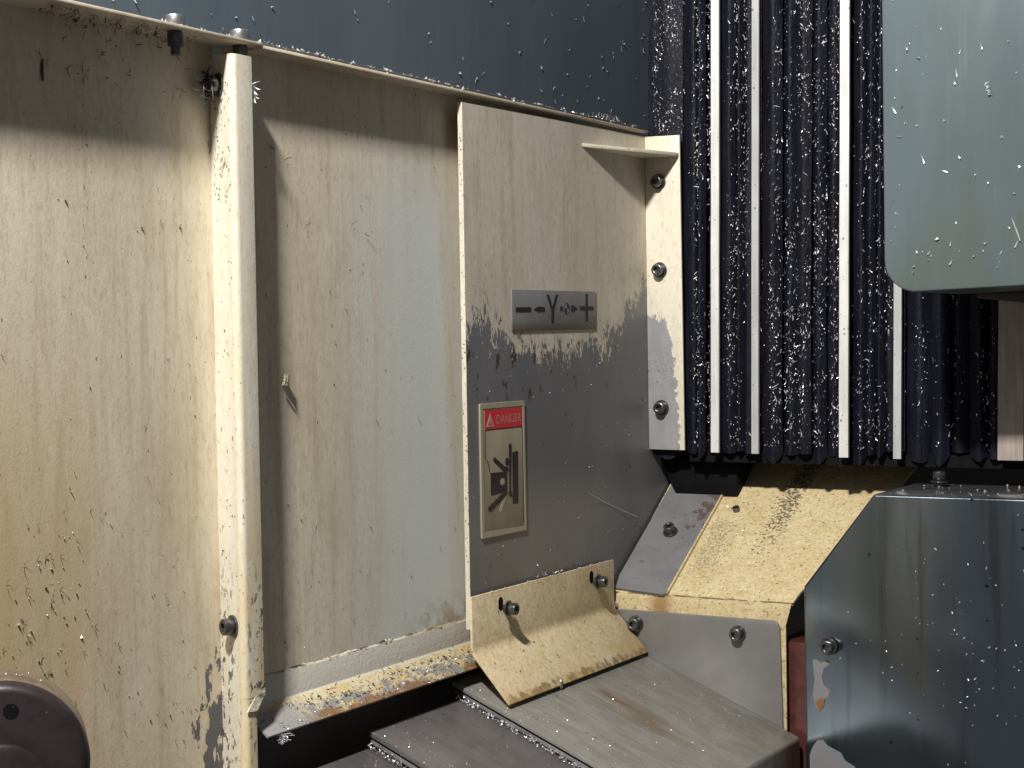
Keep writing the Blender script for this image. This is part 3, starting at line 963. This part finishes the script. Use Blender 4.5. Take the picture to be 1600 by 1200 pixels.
make("sloped_sheet", vv, ff, CHUTE, chute)
prism("front_lip", rounded([(.0130, .17), (.2055, .17), (.2055, .3040), (.2120, .3268), (.0130, .3268)], [0, 0, .012, 0, .004], 5), 'y', 1.6383, 1.6409, CHUTE, chute, .0004)
screw((.1042, 1.756, chz(1.756)), NRM, chute, .62, False)
stp = thing("grey_strip_plate", "narrow grey worn strip screwed along the chute's edge next to the panel", "strip plate", (.04, 1.70, .33))
st_poly = [(.0082, 1.6415), (.0725, 1.6365), (.0765, 1.72), (.0815, 1.84), (.0130, 1.84), (.0105, 1.74)]
st_poly = rounded(st_poly, [.003, .004, 0, 0, 0, 0], 4)
vv = [(x, y, chz(y)) for x, y in st_poly]
k = len(vv)
vt = [tuple(Vector(v) + NRM * .0032) for v in vv]
vb_ = [tuple(Vector(v) + NRM * .0001) for v in vv]
make("strip_sheet", vt + vb_, [list(range(k)), list(range(2 * k - 1, k - 1, -1))] + [(i, i + k, (i + 1) % k + k, (i + 1) % k) for i in range(k)], STRIP_G, stp)
# yellow paint edge along the strip's free side
make("painted_edge", [tuple(Vector(p) + NRM * h) for h in (.0001, .0036) for p in [(.0728, 1.638, chz(1.638)), (.0746, 1.638, chz(1.638)), (.0836, 1.84, chz(1.84)), (.0818, 1.84, chz(1.84))]],
     [(4, 5, 6, 7), (0, 4, 7, 3), (1, 2, 6, 5), (0, 1, 5, 4)], CHUTE, stp)
screw(Vector((.0422, 1.7184, chz(1.7184))) + NRM * .003, NRM, stp, .95, True, .0015)

fpl = thing("grey_front_plate", "smooth grey plate with two socket screws under the yellow chute", "plate", (.1, 1.635, .17))
prism("plate_sheet", rounded([(.0150, .165), (.2030, .165), (.2000, .3088), (.0145, .3094)], [0, 0, .008, .004], 6), 'y', 1.6350, 1.6381, GREY, fpl, .0006)
screw((.0382, 1.6350, .2953), (0, -1, 0), fpl, 1.0)
screw((.1547, 1.6350, .2928), (0, -1, 0), fpl, 1.0)
rb = box("red_casting", .19, .300, 1.6480, 1.72, -.28, .2870, RED, None, .004, (.24, 1.68, .10))
tag(rb, "dark red painted casting edge in the gap beside the grey plate", "casting")

# ================================================================== BLUE GUARD
grd = thing("blue_guard_box", "glossy blue-grey guard box with chamfered corner and oily brown top", "guard box", (.40, 1.66, .09))
prism("guard_shell", [(.2395, -.28), (.60, -.28), (.60, .4448), (.3118, .4448), (.2395, .3510)], 'y', 1.6000, 1.7330, GUARD, grd, .0026, 3)
screw((.2655, 1.6000, .2944), (0, -1, 0), grd, 1.0, True, .002)
screw((.3473, 1.6989, .4448), (0, 0, 1), grd, 1.0, True, .006)
prism("torn_label", [(.2478, .2790), (.2520, .2800), (.2560, .2772), (.2640, .2800), (.2660, .2770), (.2600, .2720), (.2575, .2640), (.2590, .2560), (.2660, .2500), (.2640, .2440), (.2600, .2420), (.2590, .2350), (.2545, .2290), (.2500, .2340), (.2478, .2450), (.2500, .2600)], 'y', 1.5996, 1.6002, TORN, grd)
prism("torn_label", [(.2470, .1930), (.2520, .2000), (.2580, .2010), (.2620, .1960), (.2690, .1930), (.2760, .1900), (.2800, .1830), (.2900, .1780), (.2950, .1650), (.2440, .1600), (.2440, .1850)], 'y', 1.5996, 1.6002, TORN, grd)
prism("rust_patch", [(.2500, .2380), (.2570, .2430), (.2600, .2400), (.2575, .2320), (.2540, .2300)], 'y', 1.5993, 1.5996, RUSTP, grd)

# ================================================================== HEAD COVER
hd = thing("head_cover", "pale grey-green sheet cover with rounded lower corner hanging before the bellows", "machine cover", (.47, 1.62, .64))
prism("cover_shell", rounded([(.3410, 1.30), (.3408, .6362), (.62, .6440), (.62, 1.30)], [0, .030, .002, 0], 10), 'y', 1.5500, 1.700, HEADC, hd, .0045, 3)
prism("under_bracket", [(.3850, .6325), (.5000, .6190), (.5000, .6420), (.3850, .6400)], 'y', 1.706, 1.726, HUB, hd, .0008)

# ================================================================== SLIDE COVERS
def cover(dz, x0, y0, y1, mat, label):
    t = thing("slide_cover", label, "slide cover", (.1, (y0 + y1) / 2, .09), "telescopic slide covers below the deflector")
    def zz(x):
        return .2825 - .41 * x + dz
    prism("cover_sheet", sheet_outline([(x0, zz(x0)), (.2205, zz(.2205)), (.2205, -.28)], -.0042, .004), 'y', y0, y1, mat, t, .0005)
    d = .0075
    prism("edge_strip", sheet_outline([(x0 + .001, zz(x0) - d), (.2135, zz(.2135) - d), (.2135, -.28)], -.0035, .003), 'y', y0 + .0015, y0 + .012, COVER_E, t, .0004)
    prism("gap_shade_strip", sheet_outline([(x0 + .001, zz(x0) - .0046), (.2150, zz(.2150) - .0046), (.2150, -.28)], -.0026, .003), 'y', y0 + .003, y0 + .011, BLACK, t)  # black strip put in the gap; its colour carries the shade there
    return t
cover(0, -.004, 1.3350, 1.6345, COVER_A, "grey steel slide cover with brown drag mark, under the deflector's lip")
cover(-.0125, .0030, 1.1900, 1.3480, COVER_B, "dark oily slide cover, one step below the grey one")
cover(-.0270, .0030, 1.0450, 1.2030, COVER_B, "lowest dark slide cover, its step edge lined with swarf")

# ================================================================== ROUND HUB
hub = thing("round_hub", "dark oily round hub projecting beside the cream wall", "hub", (.05, .76, .27))
HA = Vector((.73, -.683, 0)).normalized()     # towards the open side
HC = Vector((.0860, .7030, .3560))
HS = HA.cross(Vector((0, 0, 1))).normalized()
def hp(r, a, d, c=(0, 0)):
    return HC + HS * (r * math.cos(a) + c[0]) + Vector((0, 0, 1)) * (r * math.sin(a) + c[1]) + HA * d
def yl(rings, c=(0, 0)):
    bm = bmesh.new()
    K = 64
    rs = [[bm.verts.new(hp(r, 2 * math.pi * i / K, d, c)) for i in range(K)] for r, d in rings]
    for A, B in zip(rs, rs[1:]):
        for i in range(K):
            bm.faces.new((A[i], A[(i + 1) % K], B[(i + 1) % K], B[i]))
    bm.faces.new(rs[0])
    bm.faces.new(rs[-1])
    return bm
frombm("hub_body", yl([(.0440, 0), (.0465, -.0008), (.0485, -.0030), (.0500, -.0070)]), HUB, hub, 30)
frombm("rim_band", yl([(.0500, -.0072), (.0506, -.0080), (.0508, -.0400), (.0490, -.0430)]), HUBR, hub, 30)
frombm("stem", yl([(.0200, -.0430), (.0200, -.1480)]), HUB, hub, 30)
frombm("centre_boss", yl([(.0230, .0060), (.0255, .0052), (.0265, .0036), (.0265, -.0010)], (0, -.012)), HUB, hub, 30)
prism_ = yl([(.0045, .0002), (.0045, -.0006)], (-.006, .033))
frombm("screw_hole", prism_, BLACK, hub, 30)

# ================================================================== SWARF
random.seed(11)
# on the bellows
c = Chips()
for i in range(26000):
    x = random.uniform(.004, .415)
    z = random.uniform(.478, 1.0)
    if x < .05 and z < .825:
        continue
    dens = .36 + .55 * mnoise.noise((x * 45, z * 8, 1)) + .45 * mnoise.noise((x * 170, z * 34, 4)) + (.15 if .14 < x < .22 and z < .75 else 0) + (.25 if x < .045 else 0)
    y, sl = bel_y(x, z)
    dens += .12 - .28 * abs(sl)
    if x > .30:
        dens *= .35
    if random.random() > dens:
        continue
    lx = x + LEAN * (z - ZB)
    nr = Vector((sl * .5, -1, 0)) + rvec() * .40
    tn = Vector((random.gauss(0, .38), 0, 1)) if random.random() < .75 else rvec()
    big = random.random() ** 7
    L = .0012 + .0024 * random.random() + .0050 * big
    if random.random() < .06:
        c.crumb((lx, y - .0004, z), nr, .0002 + .0004 * random.random() + .0006 * big)
    else:
        c.strip((lx, y - .0007, z), nr, tn, L, .0003 + .0004 * random.random() + .0008 * big, random.uniform(.2, 2.6), .0004, random.uniform(-1.5, 1.5), 3)
c.build("swarf", SWARF_B, "bright swarf flecks stuck all over the black bellows")

# thin soil of fine specks on the laths
c = Chips()
for x0, w, yf in ((.0838, .0092, 1.7345), (.1300, .0080, 1.7375), (.2305, .0100, 1.7330), (.2882, .0082, 1.7360)):
    for i in range(22):
        z = random.uniform(.48, .98)
        c.crumb((x0 + LEAN * (z - ZB) + random.uniform(0, w), yf, z), (0, -1, 0), random.uniform(.0003, .0007))
c.build("swarf", SWARF_K, "dark specks on the pale bellows laths")

# on the upper wall
c = Chips()
for i in range(210):
    y, z = random.uniform(.85, 2.28), random.uniform(.80, 1.05)
    if random.random() < .45:
        c.crumb((-.09, y, z), (1, 0, 0), random.uniform(.0007, .0024))
    else:
        c.strip((-.09, y, z), (1, 0, 0), Vector((0, random.gauss(0, .8), 1)), random.uniform(.002, .009), random.uniform(.0008, .002), random.uniform(.3, 3), .0006, random.uniform(-1, 1))
c.build("swarf", SWARF, "bright swarf flecks on the dark blue-grey upper wall")

# along the top edge of the wall
c = Chips()
for i in range(260):
    y = random.uniform(.80, 1.745) if random.random() < .5 else random.uniform(1.02, 1.745)
    x = random.uniform(-.006, .0072)
    z = .8320 if y < 1.058 else .8328 if x < .006 else .8304
    if random.random() < .6:
        c.crumb((x, y, z), (0, 0, 1), random.uniform(.0006, .0020))
    else:
        c.strip((x, y, z), (0, 0, 1), rvec(), random.uniform(.003, .009), random.uniform(.0006, .0013), random.uniform(.5, 3.5), .0007, 1)
for y in (1.12, 1.305, 1.42, 1.50):
    for k in range(7):
        c.crumb((random.uniform(-.002, .006), y + random.gauss(0, .006), .8328), (0, 0, 1), random.uniform(.001, .0028))
for k in range(5):
    c.coil((0, 1.63 + k * .012, .8328), (0, 0, 1), rvec(), .004, 1.2, .004, .0007)
c.build("swarf", SWARF, "pale swarf heaped along the wall's top edge")

# hanging dark curls beneath the flange
c = Chips()
for i in range(150):
    y = random.uniform(.84, 1.0)
    x = random.uniform(-.024, .006)
    c.strip((x, y, .8290), (0, 0, -1), rvec(), random.uniform(.004, .011), random.uniform(.0004, .0009), random.uniform(.6, 3.5), .0012, 1)
for i in range(46):
    y = random.uniform(.84, 1.01)
    c.strip((-.0255, y, .826 - .045 * random.random() ** 2), (1, 0, 0), rvec(), random.uniform(.003, .009), random.uniform(.0004, .0009), random.uniform(.6, 3.5), .0012, 1)
c.build("swarf", SWARF_K, "dark swarf curls caught under the wall's top flange")

# nest round the upper post screw
c = Chips()
ctr = Vector((-.013, 1.0190, .797))
for i in range(34):
    d = rvec().normalized()
    c.strip(ctr + Vector((abs(d.x) * .008 - .004, -abs(d.y) * .004, d.z * .009)), rvec(), rvec(), random.uniform(.008, .022), random.uniform(.0007, .0014), random.uniform(2, 5.5), .0005, 2, 8)
c.build("swarf", SWARF_K, "tangled dark swarf nest round the post's upper screw")
c = Chips()
for i in range(9):
    d = rvec().normalized()
    c.strip(ctr + Vector((d.x * .008, -.004 - abs(d.y) * .003, d.z * .010)), rvec(), rvec(), random.uniform(.008, .022), random.uniform(.0006, .0011), random.uniform(2, 5), .0005, 2, 8)
for k in range(5):
    c.strip((.0095, 1.0440, .799 - k * .003), (1, -.4, 0), rvec(), .011, .0012, 3, .001, 2, 8)
c.build("swarf", SWARF, "bright swarf curls on the post's upper screw")

# loose chips on the cream wall
c, ck = Chips(), Chips()
for i in range(420):
    y = random.uniform(.80, 1.02)
    z = .30 + (.80 - .30) * random.random() ** 1.4
    if random.random() > .34 + 1.1 * mnoise.noise((3, y * 22, z * 14)) - .5 * max(0, z - .5):
        continue
    k = c if random.random() < .62 else ck
    if random.random() < .55:
        k.crumb((-.0255, y, z), (1, 0, 0), random.uniform(.0003, .0011))
    else:
        k.strip((-.0255, y, z), (1, 0, 0), Vector((0, random.gauss(0, .9), 1)), random.uniform(.0015, .005), random.uniform(.0003, .0008), random.uniform(.3, 3), .0005, 1)
for i in range(70):   # cluster low on the left
    y, z = random.gauss(.845, .030), random.gauss(.415, .035)
    if random.random() < .5:
        c.crumb((-.0255, y, z), (1, 0, 0), random.uniform(.0004, .0014))
    else:
        c.strip((-.0255, y, z), (1, 0, 0), Vector((0, random.gauss(0, .8), 1)), random.uniform(.002, .009), random.uniform(.0005, .0011), random.uniform(.4, 3), .0004, 1, 6)
for i in range(230):
    y = random.uniform(1.05, 1.36)
    z = random.uniform(.35, .81)
    if random.random() > .25 + mnoise.noise((7, y * 20, z * 12)):
        continue
    k = ck if random.random() < .65 else c
    if random.random() < .5:
        k.crumb((-.0128, y, z), (1, 0, 0), random.uniform(.0003, .0010))
    else:
        k.strip((-.0128, y, z), (1, 0, 0), Vector((0, random.gauss(0, .7), 1)), random.uniform(.0015, .006), random.uniform(.0003, .0008), random.uniform(.3, 3), .0005, 1)
c.coil((-.0128, 1.099, .566), (1, 0, 0), (0, .3, 1), .0038, 2.4, .0034, .0028)
for y, z in ((1.11, .748), (1.135, .695), (1.20, .70), (1.22, .692), (1.09, .756)):
    ck.strip((-.0128, y, z), (1, 0, 0), (0, 1, random.uniform(-1, 1)), .011, .0006, 2.6, .0012, 1, 8)
ck.strip((-.0255, .858, .789), (1, 0, 0), (0, 0, 1), .015, .003, .3, .0006, 0)
c.build("swarf", SWARF_D, "dull tan chips stuck to the cream wall")
ck.build("swarf", SWARF_K, "dark chips stuck to the cream wall")

# post face
ck = Chips()
for i in range(150):
    z = random.uniform(.70, .80) if random.random() < .45 else random.uniform(.30, .80)
    x = random.uniform(-.023, .006)
    if random.random() < .5:
        ck.crumb((x, py(x), z), PN, random.uniform(.0003, .0009))
    else:
        ck.strip((x, py(x), z), PN, Vector((random.gauss(0, .8), 0, 1)), random.uniform(.001, .0045), random.uniform(.0004, .0008), random.uniform(.3, 2.5), .0003, 1)
ck.strip((-.003, py(-.003), .737), PN, (1, 0, .8), .016, .0009, 1.5, .0006, 1, 8)
ck.build("swarf", SWARF_K, "dark chips peppered over the post's bright side")

# worn panel and deflector
c = Chips()
for i in range(85):
    y, z = random.uniform(1.358, 1.74), random.uniform(.37, .60)
    if random.random() < .75:
        c.crumb((.0052, y, z), (1, 0, 0), random.uniform(.0003, .0008))
    else:
        c.strip((.0052, y, z), (1, 0, 0), rvec(), random.uniform(.002, .005), .0006, 1.5, .0004, 1)
for i in range(26):
    y = random.uniform(1.36, 1.63)
    c.crumb((.0138, y, .3628), (0, 0, 1), random.uniform(.0004, .0012))
for i in range(8):
    c.strip((.0125, random.uniform(1.43, 1.52), .364), (.3, 0, 1), rvec(), .007, .0008, 2, .001, 1)
p0, p1 = Vector((.0056, 1.5820, .4390)), Vector((.0056, 1.7000, .4020))
c.strip((p0 + p1) / 2, (1, 0, 0), p1 - p0, (p1 - p0).length, .0009, .25, .0004, 0, 10)
c.build("swarf", SWARF, "bright specks and a thread of swarf on the worn grey panel")
c = Chips()
for i in range(38):
    t = random.random()
    c.crumb((.0115 + .0397 * t + .002, random.uniform(1.35, 1.625), .3105 - .0455 * t + .002), (.75, 0, .66), random.uniform(.0003, .0012))
for i in range(14):
    c.crumb((.0139, random.uniform(1.35, 1.625), random.uniform(.312, .36)), (1, 0, 0), random.uniform(.0003, .0010))
c.build("swarf", SWARF_D, "dull crumbs lying on the yellow deflector plate")

# free edge of the lapped panel
c = Chips()
for i in range(80):
    c.crumb((random.uniform(.001, .0055), 1.3537, random.uniform(.37, .818)), (0, -1, 0), random.uniform(.0003, .0010))
c.build("swarf", SWARF_D, "tan crumbs along the lapped panel's free edge")

# lower flange
c, ck = Chips(), Chips()
for i in range(420):
    t = random.random() ** .8
    y = random.uniform(1.046, 1.352)
    x = -.0125 + .0240 * t
    z = .3145 - .0188 * t
    k = c if random.random() < .5 else ck
    if random.random() < .6:
        k.crumb((x, y, z), (.6, 0, .8), random.uniform(.0003, .0010))
    else:
        k.strip((x, y, z), (.6, 0, .8), rvec(), random.uniform(.002, .006), random.uniform(.0005, .001), random.uniform(.3, 3), .0005, 1)
for i in range(26):
    c.strip((random.uniform(.0095, .0135), 1.062 + random.gauss(0, .004), .2940 - random.random() * .006), (1, -.5, 0), rvec(), .006, .0008, 2, .0004, 1)
c.build("swarf", SWARF, "bright swarf on the rusty lower flange")
ck.build("swarf", SWARF_K, "dark grit on the rusty lower flange")

# chute, strip, plate
c = Chips()
for i in range(55):
    y, x = random.uniform(1.645, 1.79), random.uniform(.015, .21)
    z = chz(y) + (.0026 if x < .073 else 0)
    if random.random() < .7:
        c.crumb((x, y, z), NRM, random.uniform(.0004, .0013))
    else:
        c.strip((x, y, z), NRM, rvec(), random.uniform(.002, .005), .0009, 1.5, .0004, 1)
for i in range(18):
    y, x = random.gauss(1.745, .010), random.gauss(.062, .007)
    c.crumb((x, y, chz(y) + .0026), NRM, random.uniform(.0006, .0017))
c.build("swarf", SWARF, "bright crumbs on the chute and its grey strip")

# slide covers
c = Chips()
def cz(x, dz):
    return .2825 - .41 * x + dz
for dz, y0, x0 in ((0, 1.335, 0), (-.0125, 1.19, .004), (-.027, 1.045, .004)):
    for i in range(420):          # piled along the foot of each step
        x = random.uniform(x0, .215)
        zt = cz(x, dz)
        zz = random.uniform(zt - .0125, zt - .004)
        c.crumb((x, y0 - random.random() ** 2 * .006, min(zz, cz(x, dz - .0125) + .004 * random.random())), (.3, -.4, .8), random.uniform(.0004, .0014))
    for i in range(110):
        x = random.uniform(x0 + .002, .215)
        c.crumb((x, y0 + random.random() ** 2 * .05, cz(x, dz)), (.38, 0, .92), random.uniform(.0003, .0009))
for i in range(130):
    x = random.uniform(.03, .215)
    y = random.uniform(1.35, 1.63)
    if random.random() < .75:
        c.crumb((x, y, cz(x, 0)), (.38, 0, .92), random.uniform(.0003, .0009))
    else:
        c.strip((x, y, cz(x, 0)), (.38, 0, .92), rvec(), random.uniform(.002, .005), .0008, 1, .0004, 1)
for i in range(60):
    x, y = random.uniform(.01, .2), random.uniform(1.05, 1.33)
    c.crumb((x, y, cz(x, -.0125 if y > 1.19 else -.027)), (.38, 0, .92), random.uniform(.0003, .0009))
c.build("swarf", SWARF, "bright swarf crumbs lining the steps of the slide covers")

# guard box
c = Chips()
for i in range(95):
    x, z = random.gauss(.40, .055), random.gauss(.31, .05)
    if not (.245 < x < .59 and .1 < z < .43) or (x < .31 and z > .33 + (x - .24)):
        continue
    if random.random() < .6:
        c.crumb((x, 1.6, z), (0, -1, 0), random.uniform(.0004, .0012))
    else:
        c.strip((x, 1.6, z), (0, -1, 0), rvec(), random.uniform(.0015, .004), .0009, 2, .0004, 1)
for i in range(40):
    c.crumb((random.uniform(.32, .47), random.uniform(1.603, 1.73), .4448), (0, 0, 1), random.uniform(.0004, .0016))
c.build("swarf", SWARF, "bright specks on the blue-grey guard box")

# head cover
c = Chips()
for i in range(170):
    x = random.uniform(.347, .60)
    z = random.uniform(.66, 1.0) if random.random() < .7 else random.uniform(.652, .70)
    if x < .365 and z < .68:
        continue
    if random.random() < .6:
        c.crumb((x, 1.55, z), (0, -1, 0), random.uniform(.0005, .0022))
    else:
        c.strip((x, 1.55, z), (0, -1, 0), Vector((random.gauss(0, .7), 0, 1)), random.uniform(.002, .008), random.uniform(.0008, .0018), random.uniform(.3, 2.5), .0005, 1)
c.coil((.437, 1.55, .822), (0, -1, 0), (.3, 0, -1), .0026, 3, .004, .0012)
c.strip((.462, 1.55, .690), (0, -1, 0), (.35, 0, -1), .022, .0012, .5, .001, 0, 8)
c.build("swarf", SWARF, "bright specks on the pale grey-green head cover")

# hub
c = Chips()
for i in range(26):
    a = random.uniform(-.6, 2.4)
    c.crumb(hp(random.uniform(.028, .047), a, -.0008), HA, random.uniform(.0003, .0009))
for i in range(16):
    a = random.uniform(.4, 2.4)
    c.crumb(hp(.0508, a, -random.uniform(.012, .036)), hp(1, a, 0) - HC, random.uniform(.0004, .0012))
c.build("swarf", SWARF, "bright specks on the dark round hub")
